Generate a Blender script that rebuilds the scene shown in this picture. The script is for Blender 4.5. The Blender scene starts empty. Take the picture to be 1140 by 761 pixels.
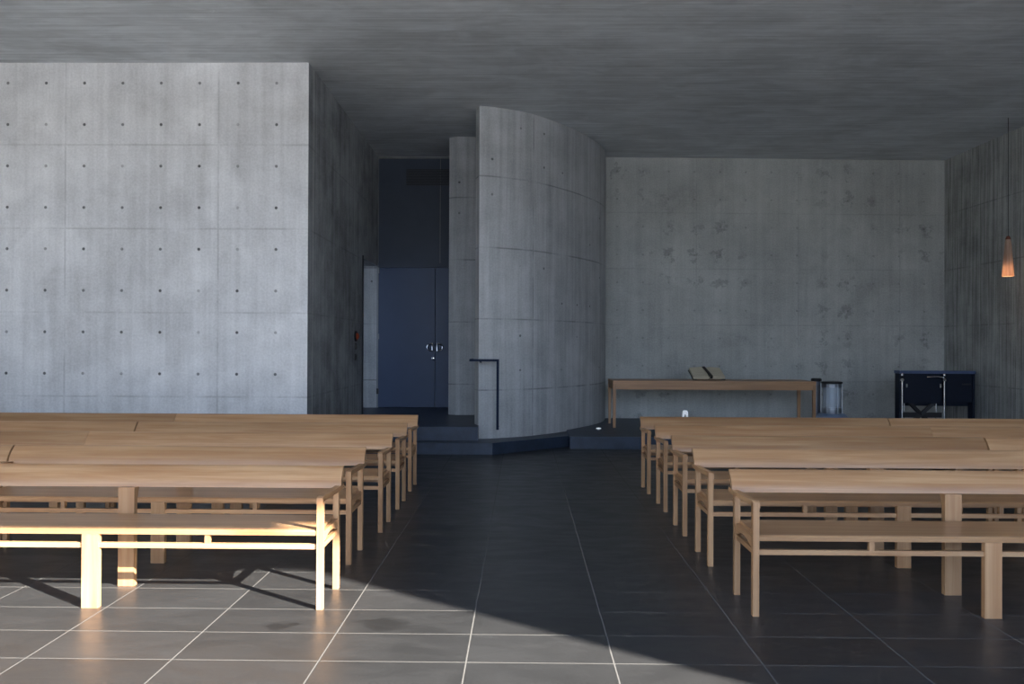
import bpy, bmesh, math, random
from mathutils import Vector, Matrix
random.seed(4)
sc = bpy.context.scene
COL = sc.collection

# ------------------------------------------------------------------ object helpers
def tag(o, label=None, cat=None, group=None, kind=None):
    if label: o['label'] = label
    if cat: o['category'] = cat
    if group: o['group'] = group
    if kind: o['kind'] = kind
    return o

def empty(name, loc, label=None, cat=None, group=None, kind=None, rz=0.0):
    o = bpy.data.objects.new(name, None)
    o.empty_display_size = 0.2
    COL.objects.link(o)
    o.location = loc
    o.rotation_euler = (0, 0, rz)
    return tag(o, label, cat, group, kind)

def link(name, bm, mat, parent=None, smooth=False):
    bmesh.ops.recalc_face_normals(bm, faces=bm.faces[:])
    me = bpy.data.meshes.new(name)
    bm.to_mesh(me)
    bm.free()
    me.materials.append(mat)
    if smooth:
        for p in me.polygons: p.use_smooth = True
        me.set_sharp_from_angle(angle=math.radians(38))
    o = bpy.data.objects.new(name, me)
    COL.objects.link(o)
    if parent is not None: o.parent = parent
    return o

def copy_tree(o, parent=None):
    c = o.copy()
    COL.objects.link(c)
    if parent is not None: c.parent = parent
    for ch in list(o.children):
        copy_tree(ch, c)
    return c

def bevel(bm, w, seg=2):
    bmesh.ops.bevel(bm, geom=[e for e in bm.edges if len(e.link_faces) == 2 and e.calc_face_angle(0) > 0.6],
                    offset=w, segments=seg, affect='EDGES', profile=0.5, clamp_overlap=True)
    return bm

def box(x0, x1, y0, y1, z0, z1, bev=0.0, bm=None):
    b = bmesh.new()
    vs = [b.verts.new((x, y, z)) for z in (z0, z1) for y in (y0, y1) for x in (x0, x1)]
    for f in ((0,2,3,1),(4,5,7,6),(0,1,5,4),(2,6,7,3),(0,4,6,2),(1,3,7,5)):
        b.faces.new([vs[i] for i in f])
    if bev: bevel(b, bev)
    if bm is None: return b
    me = bpy.data.meshes.new('tmp'); b.to_mesh(me); b.free(); bm.from_mesh(me); bpy.data.meshes.remove(me)
    return bm

def prism(profile, axis, a, b, bev=0.0):
    """closed 2D profile extruded along axis 'x','y' or 'z' from a to b"""
    bm = bmesh.new()
    def P(p, t):
        return {'x': (t, p[0], p[1]), 'y': (p[0], t, p[1]), 'z': (p[0], p[1], t)}[axis]
    A = [bm.verts.new(P(p, a)) for p in profile]
    B = [bm.verts.new(P(p, b)) for p in profile]
    n = len(profile)
    bm.faces.new(A); bm.faces.new(B[::-1])
    for i in range(n):
        bm.faces.new((A[i], B[i], B[(i+1) % n], A[(i+1) % n]))
    if bev: bevel(bm, bev)
    return bm

def lathe(prof, n=32, cx=0, cy=0):
    bm = bmesh.new()
    rings = []
    for r, z in prof:
        if r < 1e-5: rings.append([bm.verts.new((cx, cy, z))])
        else: rings.append([bm.verts.new((cx + r*math.cos(2*math.pi*k/n), cy + r*math.sin(2*math.pi*k/n), z)) for k in range(n)])
    for a, b in zip(rings, rings[1:]):
        for k in range(n):
            k2 = (k+1) % n
            if len(a) == 1 and len(b) == 1: continue
            if len(a) == 1: bm.faces.new((a[0], b[k], b[k2]))
            elif len(b) == 1: bm.faces.new((a[k], b[0], a[k2]))
            else: bm.faces.new((a[k], b[k], b[k2], a[k2]))
    return bm

def tube(pts, r, n=12, square=False):
    """tube through points, mitred corners"""
    bm = bmesh.new()
    pts = [Vector(p) for p in pts]
    rings = []
    ups = None
    for i, p in enumerate(pts):
        d0 = (p - pts[i-1]).normalized() if i else None
        d1 = (pts[i+1] - p).normalized() if i < len(pts)-1 else None
        t = (d0 + d1).normalized() if d0 and d1 else (d0 or d1)
        d = d0 or d1
        if ups is None:
            up = Vector((0,0,1)) if abs(d.z) < .9 else Vector((1,0,0))
            u = up.cross(d).normalized(); v = d.cross(u).normalized(); ups = (u, v)
        u, v = ups
        # project the previous frame along the incoming direction on the mitre plane
        m = 4 if square else n
        ring = []
        for k in range(m):
            a = 2*math.pi*(k + (.5 if square else 0))/m
            q = u*math.cos(a)*r*(math.sqrt(2) if square else 1) + v*math.sin(a)*r*(math.sqrt(2) if square else 1)
            q = q - d*(q.dot(t)/d.dot(t))
            ring.append(bm.verts.new(p + q))
        rings.append(ring)
        if d1 and d0:
            rot = d0.rotation_difference(d1)
            ups = (rot @ u, rot @ v)
    for a, b in zip(rings, rings[1:]):
        m = len(a)
        for k in range(m):
            bm.faces.new((a[k], b[k], b[(k+1) % m], a[(k+1) % m]))
    bm.faces.new(rings[0]); bm.faces.new(rings[-1][::-1])
    return bm

def wall_prism(name, foot, z0, z1, mat, kind='structure', smooth=False, u0=0.0, bot=True):
    """foot: closed plan polygon (counter-clockwise or not); UV of the sides in metres: along the perimeter / height"""
    bm = bmesh.new()
    uvl = bm.loops.layers.uv.new('UVMap')
    A = [bm.verts.new((x, y, z0)) for x, y in foot]
    B = [bm.verts.new((x, y, z1)) for x, y in foot]
    n = len(foot)
    f1 = bm.faces.new(A); f2 = bm.faces.new(B[::-1])
    for f in (f1, f2):
        for l in f.loops: l[uvl].uv = (l.vert.co.x, l.vert.co.y)
    u = u0
    for i in range(n):
        j = (i+1) % n
        d = math.dist(foot[i], foot[j])
        f = bm.faces.new((A[i], A[j], B[j], B[i]))
        for l, uv in zip(f.loops, ((u, z0), (u+d, z0), (u+d, z1), (u, z1))): l[uvl].uv = uv
        u += d
    o = link(name, bm, mat, None, smooth)
    if kind: o['kind'] = kind
    return o

# ------------------------------------------------------------------ material helpers
class N:
    def __init__(self, name):
        self.m = bpy.data.materials.new(name); self.m.use_nodes = True
        self.t = self.m.node_tree; self.n = self.t.nodes; self.l = self.t.links
        self.b = self.n['Principled BSDF']
    def new(self, t, **k):
        x = self.n.new(t)
        for a, v in k.items(): setattr(x, a, v)
        return x
    def set(self, sock, v):
        if isinstance(v, bpy.types.NodeSocket): self.l.new(v, sock)
        else: sock.default_value = v
    def math(self, op, a, b=None, c=None, clamp=False):
        x = self.new('ShaderNodeMath', operation=op); x.use_clamp = clamp
        self.set(x.inputs[0], a)
        if b is not None: self.set(x.inputs[1], b)
        if c is not None: self.set(x.inputs[2], c)
        return x.outputs[0]
    def ramp(self, v, a, b, ta=0.0, tb=1.0, smooth=True):
        x = self.new('ShaderNodeMapRange'); x.interpolation_type = 'SMOOTHSTEP' if smooth else 'LINEAR'
        self.set(x.inputs[0], v)
        for i, q in enumerate((a, b, ta, tb)): self.set(x.inputs[i+1], q)
        return x.outputs[0]
    def mix(self, f, a, b, mode='MIX'):
        x = self.new('ShaderNodeMix', data_type='RGBA', blend_type=mode)
        self.set(x.inputs[0], f)
        for i, q in ((6, a), (7, b)):
            self.set(x.inputs[i], q if isinstance(q, bpy.types.NodeSocket) else (*q, 1))
        return x.outputs[2]
    def coord(self, which='Object'):
        return self.new('ShaderNodeTexCoord').outputs[which]
    def mapping(self, v, scale=(1,1,1), loc=(0,0,0)):
        x = self.new('ShaderNodeMapping')
        self.l.new(v, x.inputs[0]); self.set(x.inputs['Scale'], scale); self.set(x.inputs['Location'], loc)
        return x.outputs[0]
    def noise(self, v, scale, detail=4, rough=.55, dist=0.0):
        x = self.new('ShaderNodeTexNoise')
        self.l.new(v, x.inputs['Vector'])
        x.inputs['Scale'].default_value = scale; x.inputs['Detail'].default_value = detail
        x.inputs['Roughness'].default_value = rough; x.inputs['Distortion'].default_value = dist
        return x.outputs[0]
    def sep(self, v):
        x = self.new('ShaderNodeSeparateXYZ'); self.l.new(v, x.inputs[0]); return x.outputs
    def grid(self, c, off, step):
        """distance to the nearest multiple"""
        q = self.math('ADD', self.math('DIVIDE', self.math('SUBTRACT', c, off), step), .5)
        return self.math('MULTIPLY', self.math('ABSOLUTE', self.math('SUBTRACT', self.math('FRACT', q), .5)), step)
    def bump(self, h, strength=.3, dist=.01):
        x = self.new('ShaderNodeBump'); x.inputs['Strength'].default_value = strength; x.inputs['Distance'].default_value = dist
        self.l.new(h, x.inputs['Height']); self.l.new(x.outputs[0], self.b.inputs['Normal'])
    def out(self, color=None, rough=None, metal=None, spec=None):
        if color is not None: self.set(self.b.inputs['Base Color'], color if isinstance(color, bpy.types.NodeSocket) else (*color, 1))
        if rough is not None: self.set(self.b.inputs['Roughness'], rough)
        if metal is not None: self.b.inputs['Metallic'].default_value = metal
        if spec is not None: self.b.inputs['Specular IOR Level'].default_value = spec
        return self.m

def concrete(name, col, sfreq=9.0, uj=None, zj=None, holes=None, streak=.25, fine=.12, mott=.25, marks=0.0, hole_dark=.25, joint=.35, patch=.0, thr=(.35, .55, .35)):
    """board-marked / panel-formed concrete; UV in metres. uj,zj=(offset,step) of form joints, holes=(u0,du,z0,dz) of tie holes"""
    n = N(name)
    uv = n.coord('UV')
    s = n.sep(uv); u, z = s[0], s[1]
    big = n.noise(uv, .55, 5, .6, .6)
    mid = n.noise(uv, 2.6, 6, .62, .3)
    grit = n.noise(uv, 38, 3, .6)
    st = n.noise(n.mapping(uv, (sfreq, .035*sfreq, 1)), 1.0, 5, .6, .4)
    v = n.math('ADD', n.ramp(big, .3, .7, -mott, mott*.9), n.ramp(mid, .3, .7, -mott*.5, mott*.5))
    v = n.math('ADD', v, n.ramp(st, .32, .68, -streak, streak))
    v = n.math('ADD', v, n.ramp(grit, .3, .7, -fine, fine))
    if patch:
        pp = n.noise(n.mapping(uv, (.45, .5, 1), (3.1, 1.7, 0)), 1.0, 2, .4, 1.2)
        v = n.math('ADD', v, n.ramp(pp, .5, .56, 0, patch))
    v = n.math('ADD', v, 1.0)
    h = n.math('ADD', n.math('MULTIPLY', st, .35), n.math('MULTIPLY', grit, .12))
    brk = n.ramp(n.noise(uv, 1.9, 3, .6), .36, .6, .15, 1.0)
    if uj or zj:
        m = None
        for c, j in ((u, uj), (z, zj)):
            if j:
                d = n.grid(c, *j)
                k = n.ramp(d, .004, .016, 1.0, 0.0)
                m = k if m is None else n.math('MAXIMUM', m, k)
        m = n.math('MULTIPLY', m, brk)
        v = n.math('MULTIPLY', v, n.math('SUBTRACT', 1.0, n.math('MULTIPLY', m, joint)))
        h = n.math('SUBTRACT', h, n.math('MULTIPLY', m, .5))
    if holes:
        du = n.grid(u, holes[0], holes[1]); dz = n.grid(z, holes[2], holes[3])
        r = n.math('SQRT', n.math('ADD', n.math('MULTIPLY', du, du), n.math('MULTIPLY', dz, dz)))
        k = n.ramp(r, .012, .024, 1.0, 0.0)
        hv = n.ramp(n.noise(uv, 1.9, 2), thr[0], thr[1], thr[2], 1.0)
        k = n.math('MULTIPLY', k, hv)
        v = n.math('MULTIPLY', v, n.math('SUBTRACT', 1.0, n.math('MULTIPLY', k, 1-hole_dark)))
        h = n.math('SUBTRACT', h, n.math('MULTIPLY', k, 1.5))
        if marks:
            r2 = n.math('ADD', r, n.ramp(n.noise(uv, 7, 4, .7), .3, .7, -.16, .16))
            k2 = n.math('MULTIPLY', n.ramp(r2, .02, .11, 1.0, 0.0), n.ramp(n.noise(uv, .5, 1), .48, .62, .1, 1.0))
            v = n.math('MULTIPLY', v, n.math('SUBTRACT', 1.0, n.math('MULTIPLY', k2, marks)))
    c = n.mix(1.0, col, n.new('ShaderNodeCombineColor').outputs[0], 'MULTIPLY')
    cc = [x for x in n.n if x.bl_idname == 'ShaderNodeCombineColor'][0]
    for i in range(3): n.l.new(v, cc.inputs[i])
    n.bump(h, .35, .012)
    return n.out(c, .72, spec=.3)

def plain(name, col, rough=.5, metal=0.0, spec=.5, var=.12, scale=12, stretch=(1,1,1)):
    n = N(name)
    k = n.noise(n.mapping(n.coord(), stretch), scale, 4, .6)
    a = tuple(c*(1-var) for c in col); b = tuple(min(1, c*(1+var)) for c in col)
    return n.out(n.mix(n.ramp(k, .3, .7), a, b), rough, metal, spec)

def wood(name, dark, light, rough=.38, along=0, vary=.18):
    n = N(name)
    co = n.coord()
    info = n.new('ShaderNodeObjectInfo').outputs['Random']
    off = n.new('ShaderNodeCombineXYZ')
    for i, k in enumerate((31.0, 17.0, 23.0)): n.l.new(n.math('MULTIPLY', info, k), off.inputs[i])
    va = n.new('ShaderNodeVectorMath', operation='ADD'); n.l.new(co, va.inputs[0]); n.l.new(off.outputs[0], va.inputs[1])
    sc_ = [26.0, 26.0, 26.0]; sc_[along] = 1.1
    g = n.noise(n.mapping(va.outputs[0], tuple(sc_)), 1.0, 6, .62, .5)
    sc2 = [5.0, 5.0, 5.0]; sc2[along] = .5
    g2 = n.noise(n.mapping(va.outputs[0], tuple(sc2)), 1.0, 3, .5, .8)
    c = n.mix(n.ramp(g, .3, .72), dark, light)
    c = n.mix(n.ramp(g2, .35, .7, 0.0, .55), c, tuple(d*.82 for d in dark))
    bv = n.ramp(info, 0, 1, 1-vary, 1+vary*.6, False)
    cc = n.new('ShaderNodeCombineColor')
    for i in range(3): n.l.new(bv, cc.inputs[i])
    c = n.mix(1.0, c, cc.outputs[0], 'MULTIPLY')
    n.bump(g, .08, .002)
    return n.out(c, rough, spec=.45)

# ------------------------------------------------------------------ materials
H_Z = (4.68, .507)
J_Z = (3.925, 1.024)
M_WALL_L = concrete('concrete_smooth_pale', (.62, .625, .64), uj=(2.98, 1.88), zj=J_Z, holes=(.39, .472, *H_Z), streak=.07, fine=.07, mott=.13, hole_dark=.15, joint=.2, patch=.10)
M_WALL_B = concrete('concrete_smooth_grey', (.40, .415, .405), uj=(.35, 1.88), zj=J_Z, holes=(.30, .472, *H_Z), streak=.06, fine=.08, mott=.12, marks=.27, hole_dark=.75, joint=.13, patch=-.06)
M_CURVE = concrete('concrete_curved', (.42, .435, .45), uj=(.90, 1.86), zj=J_Z, holes=(.66, .472, *H_Z), streak=.13, fine=.07, mott=.14, hole_dark=.35, joint=.4, thr=(.52, .58, .0))
M_BOARD = concrete('concrete_board_marked', (.33, .34, .335), uj=(.0, .12), zj=J_Z, sfreq=20.0, streak=.25, fine=.08, mott=.2, joint=.3)
M_RETURN = concrete('concrete_dark_board', (.31, .325, .34), uj=(.0, .90), zj=J_Z, streak=.17, fine=.1, mott=.32, joint=.2)

def ceiling_mat():
    n = N('concrete_ceiling')
    co = n.coord()
    y = n.sep(co)[1]
    st = n.noise(n.mapping(co, (.5, 22.0, 1)), 1.0, 5, .6, .3)
    big = n.noise(co, .5, 5, .65, .8)
    mid = n.noise(n.mapping(co, (1, 3, 1)), 1.5, 5, .65, .6)
    v = n.math('ADD', 1.0, n.math('ADD', n.ramp(st, .32, .68, -.09, .09), n.math('ADD', n.ramp(big, .3, .7, -.11, .12), n.ramp(mid, .35, .7, -.12, .10))))
    d = n.grid(y, .03, .105)
    k = n.math('MULTIPLY', n.ramp(d, .002, .008, 1, 0), n.ramp(n.noise(n.mapping(co, (.7, 3, 1)), 1.0, 3), .4, .6, 0, 1))
    v = n.math('MULTIPLY', v, n.math('SUBTRACT', 1.0, n.math('MULTIPLY', k, .22)))
    sp = n.noise(n.mapping(co, (1.2, 6, 1)), 1.3, 4, .7, 1.0)
    v = n.math('ADD', v, n.ramp(sp, .7, .76, 0, .3))
    cc = n.new('ShaderNodeCombineColor')
    for i in range(3): n.l.new(v, cc.inputs[i])
    c = n.mix(1.0, (.58, .61, .635), cc.outputs[0], 'MULTIPLY')
    n.bump(n.math('SUBTRACT', n.math('MULTIPLY', st, .5), n.math('MULTIPLY', k, .4)), .3, .012)
    return n.out(c, .6, spec=.4)
M_CEIL = ceiling_mat()

TX, TY = (-.2614, .70), (3.77, .3655)
def floor_mat():
    n = N('slate_tile')
    co = n.coord()
    s = n.sep(co)
    dx = n.grid(s[0], *TX); dy = n.grid(s[1], *TY)
    g = n.math('MAXIMUM', n.ramp(dx, .0022, .0048, 1, 0), n.ramp(dy, .0022, .0048, 1, 0))
    cx = n.math('FLOOR', n.math('DIVIDE', n.math('SUBTRACT', s[0], TX[0]), TX[1]))
    cy = n.math('FLOOR', n.math('DIVIDE', n.math('SUBTRACT', s[1], TY[0]), TY[1]))
    cv = n.new('ShaderNodeCombineXYZ'); n.l.new(cx, cv.inputs[0]); n.l.new(cy, cv.inputs[1])
    wn = n.new('ShaderNodeTexWhiteNoise'); wn.noise_dimensions = '2D'; n.l.new(cv.outputs[0], wn.inputs['Vector'])
    a = n.noise(n.mapping(co, (1, 2.5, 1)), 3.0, 6, .65, .4)
    f = n.noise(co, 60, 3, .6)
    v = n.math('ADD', n.ramp(wn.outputs[0], 0, 1, .85, 1.15, False), n.math('ADD', n.ramp(a, .3, .7, -.10, .13), n.ramp(f, .3, .7, -.1, .1)))
    # scuffs and smudges on the tiles near the front bench
    sm = None
    for (px, py, rx, ry, k) in ((-.72, 4.30, .16, .10, .55), (-1.30, 4.22, .07, .05, .7), (-1.22, 4.26, .035, .03, .8)):
        ex = n.math('DIVIDE', n.math('SUBTRACT', s[0], px), rx); ey = n.math('DIVIDE', n.math('SUBTRACT', s[1], py), ry)
        r = n.math('ADD', n.math('SQRT', n.math('ADD', n.math('MULTIPLY', ex, ex), n.math('MULTIPLY', ey, ey))), n.ramp(a, .3, .7, -.5, .5))
        q = n.math('MULTIPLY', n.ramp(r, .4, 1.0, 1, 0), k)
        sm = q if sm is None else n.math('MAXIMUM', sm, q)
    v = n.math('MULTIPLY', v, n.math('SUBTRACT', 1.0, n.math('MULTIPLY', sm, .6)))
    cc = n.new('ShaderNodeCombineColor')
    for i in range(3): n.l.new(v, cc.inputs[i])
    c = n.mix(1.0, FLOOR_COL, cc.outputs[0], 'MULTIPLY')
    c = n.mix(g, c, GROUT_COL)
    n.bump(n.math('SUBTRACT', n.math('MULTIPLY', f, .1), g), .25, .003)
    rough = n.math('ADD', n.ramp(a, .3, .7, .30, .42), n.math('MULTIPLY', g, .4))
    return n.out(c, rough, spec=.4)
FLOOR_COL = (.0305, .031, .0325); GROUT_COL = (.128, .125, .121)
M_FLOOR = floor_mat()
M_STEP = plain('slate_step', (.028, .041, .068), .42, spec=.4, var=.2, scale=5)  # sky reflection on the steps mixed into the base colour as blue
M_DOOR = plain('painted_steel_navy', (.038, .062, .125), .42, spec=.4, var=.05, scale=3)
M_PANEL = plain('painted_steel_dark', (.043, .058, .090), .5, spec=.35, var=.06, scale=3)
M_VENT = plain('vent_mesh', (.016, .02, .03), .6, var=.1, scale=40)
M_FRAME = plain('steel_frame_grey', (.22, .23, .24), .45, metal=.3, var=.05)
M_BLACK = plain('black_metal', (.012, .012, .014), .45, var=.1)
M_NAVYRAIL = plain('navy_rail_paint', (.008, .016, .042), .6, spec=.2, var=.08)
M_CHROME = plain('chrome', (.75, .75, .76), .18, metal=1.0, var=.03)
WD, WL = (.37, .19, .088), (.52, .32, .17)
M_WOOD = wood('oak_long', WD, WL, .30, 0)
M_WOODV = wood('oak_upright', WD, WL, .4, 2)
M_WOODY = wood('oak_cross', WD, WL, .4, 1)
M_TABLE = wood('table_oak', (.30, .155, .075), (.44, .25, .125), .4, 0)
M_TABLEV = wood('table_oak_leg', (.30, .155, .075), (.44, .25, .125), .4, 2)
M_SILVER = plain('brushed_silver', (.50, .53, .58), .28, metal=.9, var=.08, scale=20, stretch=(1,1,.1))
M_STEELBLUE = plain('enamel_blue_grey', (.15, .21, .32), .35, var=.08)
M_GLASS = None
M_NAVY = plain('navy_cloth', (.006, .010, .022), .65, spec=.25, var=.15, scale=30)
M_NAVYTOP = plain('navy_vinyl', (.06, .09, .18), .4, var=.1)
M_PAPER = plain('cream_paper', (.50, .45, .34), .8, var=.1, scale=60, stretch=(.1,.1,4))
M_RIBBON = plain('dark_cover', (.02, .016, .014), .6)
M_WHITE = plain('white_plastic', (.8, .82, .86), .35, var=.03)
M_WHITE.node_tree.nodes['Principled BSDF'].inputs['Emission Color'].default_value = (.85, .92, 1, 1)
M_WHITE.node_tree.nodes['Principled BSDF'].inputs['Emission Strength'].default_value = .4
M_RED = plain('orange_red_plastic', (.42, .07, .025), .4, var=.08)
M_GROUND = plain('terrace_stone', (.36, .355, .34), .8, var=.2, scale=.6)
M_HILL = plain('wooded_slope', (.045, .06, .03), .9, var=.4, scale=.3)
M_SHADE = None

# ------------------------------------------------------------------ room shell
CEIL = 4.93
YB = 14.52            # back wall (entrance wall)
YL = 9.66             # pale wall on the left
XL, XR = -7.75, 7.75
SUN_CUT_Z = 4.63
YF = -1.0             # open window plane behind the camera

def prism_struct(name, bm, mat):
    o = link(name, bm, mat); o['kind'] = 'structure'; return o

floor = prism_struct('floor', box(XL-.3, XR+.3, YF, 15.6, -.2, 0), M_FLOOR)
ceiling = prism_struct('ceiling', box(XL-.3, XR+.3, YF, 15.6, CEIL, CEIL+.35), M_CEIL)
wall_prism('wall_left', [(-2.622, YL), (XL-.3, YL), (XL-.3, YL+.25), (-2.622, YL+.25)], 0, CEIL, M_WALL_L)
wall_prism('wall_side', [(XL, YF), (XL, YL), (XL-.3, YL), (XL-.3, YF)], 0, CEIL, M_BOARD)
wall_prism('wall_right', [(XR, 15.4), (XR, YF-.26), (XR+.3, YF-.26), (XR+.3, 15.4)], 0, CEIL, M_BOARD)
prism_struct('wall_header', prism([(XL-.3, SUN_CUT_Z), (6.50, SUN_CUT_Z), (6.50, SUN_CUT_Z+.13), (XR+.3, SUN_CUT_Z+.13), (XR+.3, CEIL), (XL-.3, CEIL)], 'y', YF-.12, YF), M_CEIL)  # unseen stepped header, invented to keep sun off the front bench seat
wall_prism('wall_behind_door', [(-3.0, YB+.41), (.2, YB+.41), (.2, YB+.6), (-3.0, YB+.6)], 0, CEIL, M_RETURN)  # unseen plug, added to stop daylight leaking through the door gaps
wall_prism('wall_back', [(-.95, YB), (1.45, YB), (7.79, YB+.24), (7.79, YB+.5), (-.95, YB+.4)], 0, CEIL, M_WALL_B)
# return wall beside the entrance with its opening
rw = wall_prism('wall_return', [(-2.62, YL+.004), (-2.65, 13.12), (-2.88, 13.12), (-2.88, YL+.004)], 0, CEIL, M_RETURN)
rl = wall_prism('wall_lintel', [(-2.65, 13.12), (-2.65, YB+.4), (-2.88, YB+.4), (-2.88, 13.12)], 2.93, CEIL, M_RETURN)
wall_prism('wall_recess', [(-3.9, YB), (-2.66, YB), (-2.66, YB+.4), (-3.9, YB+.4)], 0, 2.93, M_CURVE)
wall_prism('wall_recess_side', [(-3.9, 12.9), (-3.9, YB), (-4.1, YB), (-4.1, 12.9)], 0, 2.93, M_RETURN)
prism_struct('ceiling_recess', box(-4.1, -2.88, 12.9, YB+.4, 2.93, 3.1), M_CURVE)
trim = prism_struct('trim_1', box(-2.89, -2.635, 13.09, 13.15, .35, 2.97, .004), M_BLACK)

# curved stair wall
ctrl = [(-.631, 11.395), (-.380, 11.476), (.133, 11.806), (.656, 12.43), (1.128, 13.21), (1.387, 13.84), (1.50, 14.50)]
def catmull(P, m=10):
    out = []
    Q = [tuple(2*a-b for a, b in zip(P[0], P[1]))] + P + [tuple(2*a-b for a, b in zip(P[-1], P[-2]))]
    for i in range(1, len(Q)-2):
        for k in range(m):
            t = k/m
            out.append(tuple(.5*((2*Q[i][a]) + (-Q[i-1][a]+Q[i+1][a])*t + (2*Q[i-1][a]-5*Q[i][a]+4*Q[i+1][a]-Q[i+2][a])*t*t
                                 + (-Q[i-1][a]+3*Q[i][a]-3*Q[i+1][a]+Q[i+2][a])*t**3) for a in range(2)))
    out.append(P[-1])
    return out
outer = catmull(ctrl)
inner = []
for i, p in enumerate(outer):
    a = outer[max(0, i-1)]; b = outer[min(len(outer)-1, i+1)]
    dx, dy = b[0]-a[0], b[1]-a[1]; L = math.hypot(dx, dy)
    inner.append((p[0]-dy/L*.24, p[1]+dx/L*.24))
wall_prism('wall_curved', outer + inner[::-1], .0, CEIL-.004, M_CURVE, smooth=True)
# inner pier of the stair enclosure
wall_prism('wall_pier', [(-1.225, 13.15), (-1.10, 13.08), (-.72, 13.12), (-.62, 13.4), (-1.20, 13.45)], .2, CEIL-.004, M_CURVE)

# steps and platforms
wall_prism('floor_step', [(-2.64, 10.89), (-.41, 10.89), (.72, 11.86), (1.3, 12.6), (1.4, 13.4), (-2.64, 13.4)], 0.0, .16, M_STEP)
wall_prism('floor_landing', [(-3.9, 11.16), (-.625, 11.16), (-.625, YB+.3), (-3.9, YB+.3)], .0, .35, M_STEP)
wall_prism('floor_platform', [(.69, 11.56), (XR+.1, 11.56), (XR+.1, YB+.4), (.69, YB+.4)], 0.0, .18, M_STEP)

# ------------------------------------------------------------------ entrance door
d = empty('door_1', (-1.8, YB, .35), 'navy steel double entrance door under a dark panel, beside the curved concrete wall', 'door', kind='structure')
def part(name, bm, mat, parent, smooth=False): return link(name, bm, mat, parent, smooth)
# local origin (-1.8,YB,.35)
part('upper_panel', box(-.84, .86, .00, .06, 2.64, 4.56, .003), M_PANEL, d)
part('transom', box(-.84, .86, -.015, .06, 2.56, 2.64, .003), M_PANEL, d)
vent = bmesh.new()
for k in range(12): box(-.34, .52, -.008, .0, 4.06+k*.025, 4.078+k*.025, 0, vent)
part('vent', vent, M_VENT, d)
part('seam', box(.28, .286, -.004, .0, 2.64, 4.56), M_FRAME, d)
fr = box(-.87, -.84, -.02, .06, 0, 4.57)
box(-.87, .86, -.02, .06, 4.55, 4.58, 0, fr)
part('door_frame', fr, M_FRAME, d)
lw = box(-.84, .195, -.005, .05, .01, 2.555, .004)
rwf = box(.205, .70, -.005, .05, .01, 2.555, .004)
dl = part('door_panel', lw, M_DOOR, d); dr = part('door_panel', rwf, M_DOOR, d)
def dhandle(x, s, par):
    # flat D-shaped ring: straight side at the leaf edge, bow pointing away from it
    P = [(x, -.035, 1.04)] + [(x + s*(.02 + .075*math.sin(a)), -.035, 1.105 - .065*math.cos(a)) for a in [math.pi*k/12 for k in range(13)]] + [(x, -.035, 1.17), (x, -.035, 1.10), (x, -.035, 1.035)]
    h = part('handle', tube(P, .015, 8), M_CHROME, par, True)
    for z in (1.05, 1.16):
        part('post', tube([(x, -.035, z), (x, .0, z)], .008, 8), M_CHROME, h, True)
dhandle(.155, -1, dl); dhandle(.245, 1, dr)
k = lathe([(0, 0), (.03, 0), (.03, .01), (.022, .014), (0, .014)], 20)
bmesh.ops.rotate(k, verts=k.verts[:], cent=(0,0,0), matrix=Matrix.Rotation(math.pi/2, 3, 'X'))
bmesh.ops.translate(k, verts=k.verts[:], vec=(.165, -.004, .90))
part('lock', k, M_CHROME, dl, True)
for z in (.25, 1.25, 2.45):
    part('hinge', box(-.865, -.825, -.035, -.004, z, z+.1, .004), M_FRAME if z > 1 else M_BLACK, dl)

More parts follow.
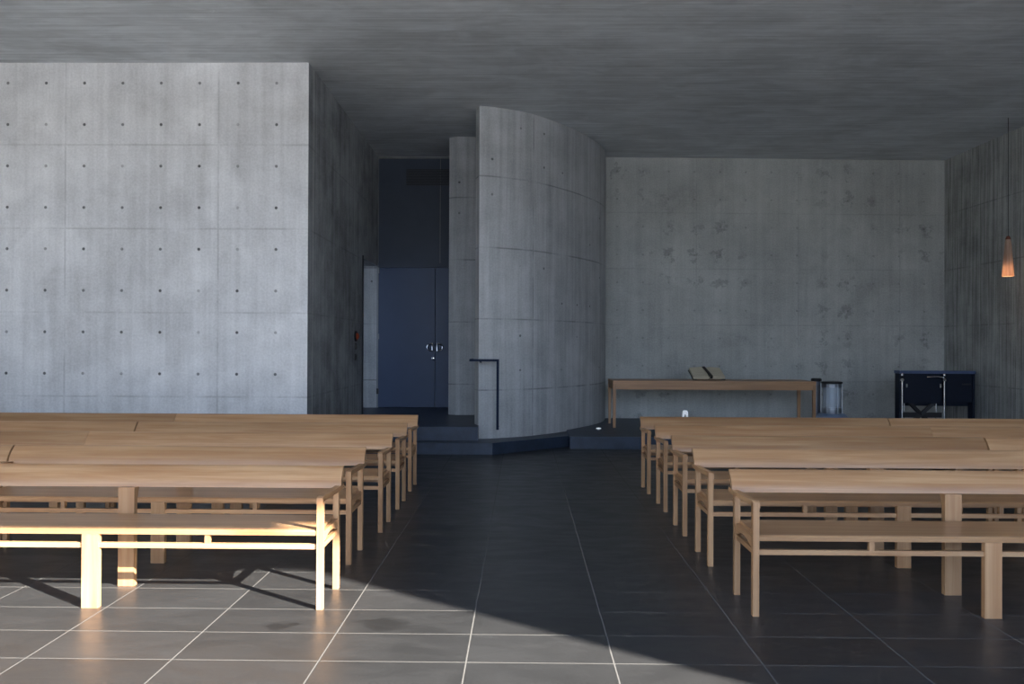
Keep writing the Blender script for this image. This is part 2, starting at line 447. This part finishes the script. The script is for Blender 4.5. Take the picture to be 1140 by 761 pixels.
# ------------------------------------------------------------------ benches
BL = 2.65     # overall length
def make_bench():
    r = empty('bench', (0, 0, 0))
    h = BL/2
    # seat: slightly dished board with rounded front
    prof = [(.006, .418), (.004, .440), (.012, .449), (.06, .4505), (.20, .446), (.34, .450), (.392, .452), (.392, .424), (.20, .420)]
    part('seat', prism(prof, 'x', -h+.034, h-.034), M_WOOD, r, True)
    # backrest: bent board leaning back
    f = [(.446, .608), (.452, .632), (.464, .660), (.484, .690), (.512, .720), (.526, .731)]
    t = .026
    back = [(.536, .735), (.546, .728), (.534, .706), (.510, .676), (.492, .648), (.481, .625), (.476, .608)]
    bb = prism(f + back, 'x', -h+.002, h-.002)
    part('backrest', bb, M_WOOD, r, True)
    for s in (-1, 1):
        a, b = sorted((s*h, s*(h-.035)))
        part('leg', box(a, b, 0, .036, 0, .632, .004), M_WOODV, r)
        part('leg', box(a, b, .386, .422, 0, .612, .004), M_WOODV, r)
        # arm: rounds over the front leg and runs back under the backrest
        ap = [(0.0, .600), (.003, .622), (.012, .634), (.030, .640), (.12, .634), (.30, .626), (.44, .622), (.535, .628), (.535, .600), (.44, .594), (.30, .598), (.12, .606), (.036, .608)]
        a2, b2 = sorted((s*h, s*(h-.039)))
        part('armrest', prism(ap, 'x', a2, b2, .004), M_WOODY, r, True)
        # apron closing the seat end, arched underneath
        pr = [(.036, .430), (.386, .432), (.386, .372), (.34, .378), (.28, .398), (.215, .404), (.15, .398), (.09, .378), (.036, .372)]
        a3, b3 = sorted((s*(h-.006), s*(h-.033)))
        part('apron', prism(pr, 'x', a3, b3), M_WOODY, r)
        part('rail', box(*sorted((s*(h-.008), s*(h-.030))), .036, .386, .338, .366, .003), M_WOODY, r)
        # half-span spacer
        part('spacer', box(s*h*.5-.014, s*h*.5+.014, .014, .04, .366, .420), M_WOODV, r)
        part('spacer', box(s*h*.5-.014, s*h*.5+.014, .352, .378, .366, .424), M_WOODV, r)
    part('stretcher', box(-h+.03, h-.03, .010, .036, .340, .368, .003), M_WOOD, r)
    part('stretcher', box(-h+.03, h-.03, .358, .382, .340, .368, .003), M_WOOD, r)
    # broad flat middle legs
    part('middle_leg', box(-.047, .047, 0.0, .036, 0, .4185, .003), M_WOODV, r)
    pr = [(.412, 0), (.412, .609), (.446, .609), (.470, .609), (.505, .677), (.520, .690), (.523, .684), (.470, .590), (.452, .53), (.452, 0)]
    part('middle_leg', prism(pr, 'x', -.05, .05), M_WOODV, r)
    return r

GR_S, GR_D = 'wooden benches on the sunlit side of the aisle', 'wooden benches on the shaded side of the aisle'
sun_y = [4.49, 5.415, 6.35, 7.25, 8.147]
sha_y = [4.445, 5.445, 6.305, 7.215, 8.08]
sun_lab = ['oak bench standing in the sun patch, front legs glaring bright',
           'shaded oak bench directly behind the sunlit front bench, at the aisle',
           'oak aisle bench in the middle row, two rows behind the sunlit bench',
           'oak aisle bench one row before the last, towards the pale tie-holed wall',
           'oak aisle bench of the last row, closest to the pale tie-holed wall']
sha_lab = ['frontmost oak bench on the fully shaded side, whole end frame on dark tiles',
           'oak aisle bench directly behind the frontmost fully shaded bench',
           'oak aisle bench in the middle row of the fully shaded side',
           'oak aisle bench one row before the last, on the side of the navy console',
           'oak aisle bench of the last row, standing nearest the long wooden table']
sun_out = ['outer oak bench in the row just behind the sunlit bench, only its backrest showing',
           'outer oak bench of the middle row on the sunlit side, butting the aisle bench',
           'outer oak bench of the second last row, below the pale tie-holed wall',
           'outer oak bench of the last row, right against the pale tie-holed wall']
sha_out = ['outer oak bench of the middle row on the shaded side, butting the aisle bench',
           'outer oak bench of the second last row on the shaded side, towards the pendant wall',
           'outer oak bench of the last row, in front of the navy console']
proto = make_bench(); used = [False]
def place(x, y, label, group, rz=0.0):
    b = copy_tree(proto) if used[0] else proto
    used[0] = True
    b.location = (x, y, 0); b.rotation_euler = (0, 0, rz)
    tag(b, label, 'bench', group)
EL = [-1.125, -1.165, -1.115, -1.12, -1.135]
ER = [1.283, 1.268, 1.268, 1.278, 1.265]
for i in range(5):
    place(EL[i]-BL/2, sun_y[i], sun_lab[i], GR_S)
for i in range(5):
    place(ER[i]+BL/2, sha_y[i], sha_lab[i], GR_D)
for j, i in enumerate((1, 2, 3, 4)):
    place(EL[i]-BL*1.5-.003, sun_y[i] + (-.012, .01, -.016, .008)[j], sun_out[j], GR_S, 0)
for j, i in enumerate((2, 3, 4)):
    place(ER[i]+BL*1.5+.003, sha_y[i] + (-.016, .012, -.008)[j], sha_out[j], GR_D, 0)

# ------------------------------------------------------------------ things at the back
PZ = .18
def table():
    r = empty('table', (3.08, 12.84, PZ), 'long narrow wooden table standing against the grey concrete wall', 'table')
    h = 1.625
    part('tabletop', box(-h, h, 0, .76, .705, .757, .006), M_TABLE, r)
    ap = box(-h+.03, h-.03, .006, .03, .615, .705)
    part('apron', ap, M_TABLE, r); part('apron', box(-h+.03, h-.03, .72, .745, .615, .705), M_TABLE, r)
    part('apron', box(-h+.006, -h+.03, .04, .72, .615, .705), M_TABLEV, r); part('apron', box(h-.03, h-.006, .04, .72, .615, .705), M_TABLEV, r)
    for sx in (-1, 1):
        for y0 in (.0, .70):
            # leg tapering to the foot with a curved bracket at the top
            x = sx*(h-.025)
            pr = [(x-.02, 0), (x+.02, 0), (x+.025, .70), (x-.025, .70)]
            part('leg', prism(pr, 'y', y0+.004, y0+.05), M_TABLEV, r)
    return r
table()

def book():
    z = PZ + .757
    r = empty('open_book', (3.07, 13.12, z+.012), 'large open book with cream pages and dark ribbon, lying on the long table', 'book', rz=.05)
    # pages tilt up on a low wedge so that both leaves face the room
    rot = Matrix.Rotation(math.radians(24), 4, 'X')
    def leaf(s):
        pr = [(s*.008, .0), (s*.06, .018), (s*.16, .012), (s*.26, .0), (s*.26, -.040), (s*.008, -.045)]
        b = prism(pr, 'y', -.17, .17)
        bmesh.ops.transform(b, matrix=Matrix.Translation((0, .17, .115)) @ rot, verts=b.verts[:])
        return b
    part('page_block', leaf(-1), M_PAPER, r); part('page_block', leaf(1), M_PAPER, r)
    b = box(-.012, .03, -.185, .18, -.03, .022, .004)
    bmesh.ops.transform(b, matrix=Matrix.Translation((0, .17, .115)) @ rot @ Matrix.Rotation(.14, 4, 'Z'), verts=b.verts[:])
    part('ribbon', b, M_RIBBON, r)
    cv = box(-.27, .27, -.178, .178, -.056, -.046, .003)
    bmesh.ops.transform(cv, matrix=Matrix.Translation((0, .17, .115)) @ rot, verts=cv.verts[:])
    part('cover', cv, M_RIBBON, r)
    pr = [(.02, 0), (.32, 0), (.32, .118), (.02, -.0+.002)]
    part('wedge', prism(pr, 'x', -.20, .20), M_TABLE, r)
    return r
book()

def glass_mat():
    n = N('heater_glass')
    n.out((.75, .82, .9), .12, spec=.5)
    n.b.inputs['Transmission Weight'].default_value = .55
    n.b.inputs['IOR'].default_value = 1.2
    return n.m
M_GLASS = glass_mat()
def heater():
    r = empty('heater', (5.13, 13.3, PZ), 'round free-standing heater with silver body and blue-grey base, at the table end', 'heater')
    part('base', lathe([(0, .03), (.20, .03), (.262, .05), (.272, .10), (.262, .16), (.21, .205), (.175, .215), (0, .215)], 40), M_STEELBLUE, r, True)
    part('body', lathe([(0, .215), (.155, .215), (.160, .23), (.160, .30), (.150, .31), (.150, .32)], 40), M_SILVER, r, True)
    part('chimney', lathe([(.075, .27), (.085, .33), (.085, .64), (.075, .66), (0, .66)], 32), M_SILVER, r, True)
    part('glass', lathe([(.142, .315), (.142, .655), (.136, .655), (.136, .315), (.142, .315)], 40), M_GLASS, r, True)
    ban = lathe([(.147, .64), (.162, .645), (.165, .70), (.155, .712), (0, .712)], 40)
    part('band', ban, M_SILVER, r, True)
    part('lid', lathe([(0, .712), (.172, .712), (.175, .722), (.165, .738), (.08, .748), (0, .75)], 40), M_BLACK, r, True)
    for k in range(4):
        a = math.pi/4 + k*math.pi/2 + .45
        c = (.26*math.cos(a), .26*math.sin(a))
        part('foot', lathe([(0, 0), (.045, 0), (.05, .02), (.04, .045), (0, .045)], 16, *c), M_BLACK, r, True)
    for k in range(6):
        a = math.pi*(.5 + k/3) + .25
        part('guard_bar', tube([(.166*math.cos(a), .166*math.sin(a), .20), (.166*math.cos(a), .166*math.sin(a), .70)], .006, 8), M_SILVER, r, True)
    return r
heater()
def canister():
    r = empty('canister', (5.06, 13.80, PZ), 'slim grey upright canister with black cap and foot, tucked behind the heater', 'canister')
    part('body', lathe([(0, .08), (.06, .08), (.065, .1), (.065, .70), (.055, .72), (0, .72)], 24), plain('canister_grey', (.20, .22, .27), .4, metal=.3, var=.06), r, True)
    part('cap', lathe([(0, .72), (.085, .72), (.09, .735), (.09, .76), (.075, .775), (0, .775)], 24), M_BLACK, r, True)
    part('foot', lathe([(0, 0), (.14, 0), (.145, .03), (.12, .07), (.07, .09), (0, .09)], 24), M_BLACK, r, True)
canister()

def console():
    r = empty('console', (6.75, 13.05, PZ), 'navy console with two chrome posts and crossed braces, in the corner by the grey wall', 'console')
    w = .615
    part('top', box(-w, w, 0, .20, .885, .932, .010), M_NAVYTOP, r)
    part('front_panel', box(-.545, .075, .03, .055, .40, .885, .006), M_NAVY, r)
    part('side_panel', box(.13, .58, .05, .075, .42, .885, .006), M_NAVY, r)
    sl = part('slot', box(.42, .56, .043, .051, .70, .725), M_BLACK, r)
    for x in (-.575, .105):
        p = part('post', tube([(x, 0, 0), (x, 0, .80)], .014, 14), M_CHROME, r, True)
        part('knob', lathe([(0, .835), (.015, .838), (.024, .855), (.022, .875), (.012, .888), (0, .89)], 16, x, 0), M_CHROME, p, True)
        part('collar', lathe([(.014, .76), (.03, .765), (.034, .79), (.02, .81), (0, .812)], 16, x, 0), M_CHROME, p, True)
    hd = part('handle', tube([(-.19, -.03, .83), (-.02, -.035, .838), (.095, -.01, .825)], .012, 10), M_CHROME, r, True)
    for x, dx in ((-.50, .02), (.045, -.02)):
        part('catch', box(x-.012, x+.012, .0, .032, .66, .72, .006), M_CHROME, r)
    for x in (-.595, .595):
        part('leg', box(x-.018, x+.018, .02, .17, 0, .885, .006), M_NAVY, r)
    part('brace', tube([(-.44, .06, .42), (-.06, .10, .0+.06)], .026, 4, True), M_BLACK, r)
    part('brace', tube([(-.02, .06, .42), (-.40, .10, .0+.06)], .026, 4, True), M_BLACK, r)
    part('crossbar', box(-.57, .10, .06, .11, .17, .25, .006), M_BLACK, r)
    for x in (-.50, .02):
        part('strut', tube([(x, .09, 0), (x, .09, .42)], .012, 10), M_CHROME, r, True)
    part('back_panel', box(-.58, .58, .165, .185, .35, .885, .004), M_NAVY, r)
    return r
console()

# small things
t = empty('night_light', (2.91, 14.30, PZ), 'tiny white glowing arched night light on the platform under the long table', 'night light')
ar = [(-.050, 0), (-.044, .14), (-.03, .165), (.03, .165), (.044, .14), (.050, 0), (.026, 0), (.018, .095), (-.018, .095), (-.026, 0)]
part('arch', prism(ar, 'y', -.02, .02, .003), M_WHITE, t)
t = empty('floor_lamp_disc', (1.20, 12.58, PZ), 'small round white light set in the platform at the curved wall foot', 'floor light')
part('rim', lathe([(.0, 0), (.05, 0), (.05, .008), (.036, .012), (.036, .008)], 24), M_CHROME, t, True)
part('lens', lathe([(.044, .006), (.036, .022), (0, .028)], 24), M_WHITE, t, True)

# handrail on the curved wall
t = empty('handrail', (-.35, 11.20, .31), 'dark blue steel handrail fixed to the curved concrete wall by the steps', 'handrail')
part('rail', tube([(-.385, .36, .975), (-.385, .03, .975), (0, 0, .975), (0, 0, 0)], .017, 4, True), M_NAVYRAIL, t)
br = tube([(0, 0, .02), (0, .31, .02)], .014, 8); part('bracket', br, M_NAVYRAIL, t)
part('bracket', tube([(-.25, .02, .965), (-.25, .35, .93)], .012, 8), M_NAVYRAIL, t)

# alarm lamp and switches on the return wall
def wall_disc(name, prof, y, z, mat, par, n=24):
    b = lathe(prof, n)
    bmesh.ops.rotate(b, verts=b.verts[:], cent=(0,0,0), matrix=Matrix.Rotation(math.pi/2, 3, 'Y'))
    bmesh.ops.translate(b, verts=b.verts[:], vec=(0, y, z))
    return part(name, b, mat, par, True)
t = empty('alarm_button', (-2.65, 12.55, 1.63), 'round orange red alarm lamp on the dark wall beside the entrance', 'alarm')
wall_disc('ring', [(0, 0), (.085, 0), (.085, .025), (.07, .035), (.06, .03)], 0, 0, M_BLACK, t)
wall_disc('lens', [(.062, .02), (.05, .05), (.025, .065), (0, .07)], 0, 0, M_RED, t)
t = empty('call_switch', (-2.65, 12.55, 1.47), 'small black switch on the dark wall just below the orange lamp', 'switch')
part('plate', box(0, .018, -.05, .05, -.05, .05, .004), M_BLACK, t); part('rocker', box(.018, .03, -.02, .02, -.03, .03, .003), M_BLACK, t)
t = empty('call_switch', (-2.65, 12.55, 1.30), 'lower small black switch on the dark wall, second below the orange lamp', 'switch')
part('plate', box(0, .018, -.05, .05, -.05, .05, .004), M_BLACK, t); part('rocker', box(.018, .03, -.02, .02, -.03, .03, .003), M_BLACK, t)

# pendant lamp
def shade_mat():
    n = N('lamp_parchment')
    k = n.noise(n.mapping(n.coord(), (30, 30, 1.2)), 1.0, 4, .6)
    c = n.mix(n.ramp(k, .3, .7), (.50, .36, .27), (.66, .52, .42))
    n.out(c, .5)
    tr = n.new('ShaderNodeBsdfTranslucent'); n.l.new(c, tr.inputs[0])
    mx = n.new('ShaderNodeMixShader'); mx.inputs[0].default_value = .55
    n.l.new(n.b.outputs[0], mx.inputs[1]); n.l.new(tr.outputs[0], mx.inputs[2])
    out = [x for x in n.n if x.bl_idname == 'ShaderNodeOutputMaterial'][0]
    n.l.new(mx.outputs[0], out.inputs[0])
    return n.m
M_SHADE = shade_mat()
def emis(name, c, s):
    n = N(name); n.out(c, .5); n.b.inputs['Emission Color'].default_value = (*c, 1); n.b.inputs['Emission Strength'].default_value = s
    return n.m
M_BULB = emis('lamp_glow', (1.0, .74, .52), 5.0)
t = empty('pendant_lamp', (7.245, 12.0, 2.56), 'slender glowing cone pendant lamp hanging near the ribbed concrete wall', 'lamp')
part('shade', lathe([(.034, .56), (.045, .50), (.062, .25), (.080, .0), (.076, .0), (.058, .25), (.040, .50), (.030, .555), (.034, .56)], 24), M_SHADE, t, True)
part('bulb', lathe([(0, .01), (.05, .015), (.066, .035), (.062, .12), (.03, .18), (0, .19)], 20), M_BULB, t, True)
part('cap', lathe([(0, .60), (.02, .60), (.036, .565), (.036, .54), (0, .54)], 20), plain('lamp_copper', (.25, .10, .07), .4, metal=.6), t, True)
part('cord', tube([(0, 0, .59), (0, 0, CEIL-2.56)], .004, 6), M_BLACK, t)
pl = bpy.data.lights.new('pendant_glow', 'POINT'); pl.energy = 2.0; pl.color = (1, .6, .3); pl.shadow_soft_size = .04
plo = bpy.data.objects.new('pendant_glow', pl); COL.objects.link(plo); plo.location = (7.245, 12.0, 2.50)

# ------------------------------------------------------------------ outside, behind the camera
prism_struct('ground', box(-60, 60, -90, YF, -.6, -.25), M_GROUND)  # unseen plane, added to bounce sun and sky light into the room
hb = bmesh.new()
pts = [(-120, 5), (-70, 8), (-35, 6), (-5, 9), (30, 6), (70, 7), (120, 5)]
hv = [[], []]
for x, z in pts:
    hv[0].append(hb.verts.new((x, -70 + abs(x)*.25, -.3))); hv[1].append(hb.verts.new((x, -95 + abs(x)*.25, z)))
for i in range(len(pts)-1): hb.faces.new((hv[0][i], hv[0][i+1], hv[1][i+1], hv[1][i]))
prism_struct('hills', hb, M_HILL)  # unseen slope, added to hide the low sky from the back wall

# ------------------------------------------------------------------ light
sun = bpy.data.lights.new('sun', 'SUN')
sun.energy = 40; sun.angle = math.radians(.5); sun.color = (1.0, .93, .82)
so = bpy.data.objects.new('sun', sun); COL.objects.link(so)
EL_ = math.radians(23.4)
dirv = Vector((-.814*math.cos(EL_), .581*math.cos(EL_), -math.sin(EL_)))
so.rotation_euler = dirv.to_track_quat('-Z', 'Y').to_euler()
so.location = (10, -8, 8)

w = bpy.data.worlds.new('sky'); sc.world = w; w.use_nodes = True
wt = w.node_tree
bg = wt.nodes['Background']
tc = wt.nodes.new('ShaderNodeTexCoord'); sp = wt.nodes.new('ShaderNodeSeparateXYZ'); cr = wt.nodes.new('ShaderNodeValToRGB')
wt.links.new(tc.outputs['Generated'], sp.inputs[0]); wt.links.new(sp.outputs[2], cr.inputs[0]); wt.links.new(cr.outputs[0], bg.inputs[0])
cr.color_ramp.elements[0].position = 0.0; cr.color_ramp.elements[0].color = (.66, .80, 1.0, 1)
cr.color_ramp.elements[1].position = .6; cr.color_ramp.elements[1].color = (.10, .21, .46, 1)
bg.inputs[1].default_value = 5.4
# daylight portal in the open front of the room
pa = bpy.data.lights.new('window_portal', 'AREA'); pa.shape = 'RECTANGLE'; pa.size = 15.5; pa.size_y = CEIL
pa.cycles.is_portal = True
po = bpy.data.objects.new('window_portal', pa); COL.objects.link(po); po.location = (0, YF, CEIL/2); po.rotation_euler = (math.radians(90), 0, 0)

# ------------------------------------------------------------------ camera
ROLL = math.radians(.25)
cam = bpy.data.cameras.new('camera'); cam.sensor_width = 36; cam.lens = 887/1140*36
co = bpy.data.objects.new('camera', cam); COL.objects.link(co)
co.location = (0, 0, 1.5)
co.rotation_euler = (math.radians(90) + math.atan(3.5/887), math.radians(0), math.atan(12/887))
co.rotation_euler = (co.rotation_euler.to_matrix() @ Matrix.Rotation(ROLL, 3, 'Z')).to_euler()
cam.clip_start = .05; cam.clip_end = 500
sc.camera = co

sc.view_settings.view_transform = 'Standard'; sc.view_settings.look = 'None'
sc.view_settings.gamma = 1; sc.view_settings.use_curve_mapping = False
sc.view_settings.exposure = 0.0
sc.cycles.use_denoising = True
sc.cycles.max_bounces = 12; sc.cycles.diffuse_bounces = 8
sc.cycles.sample_clamp_indirect = 8
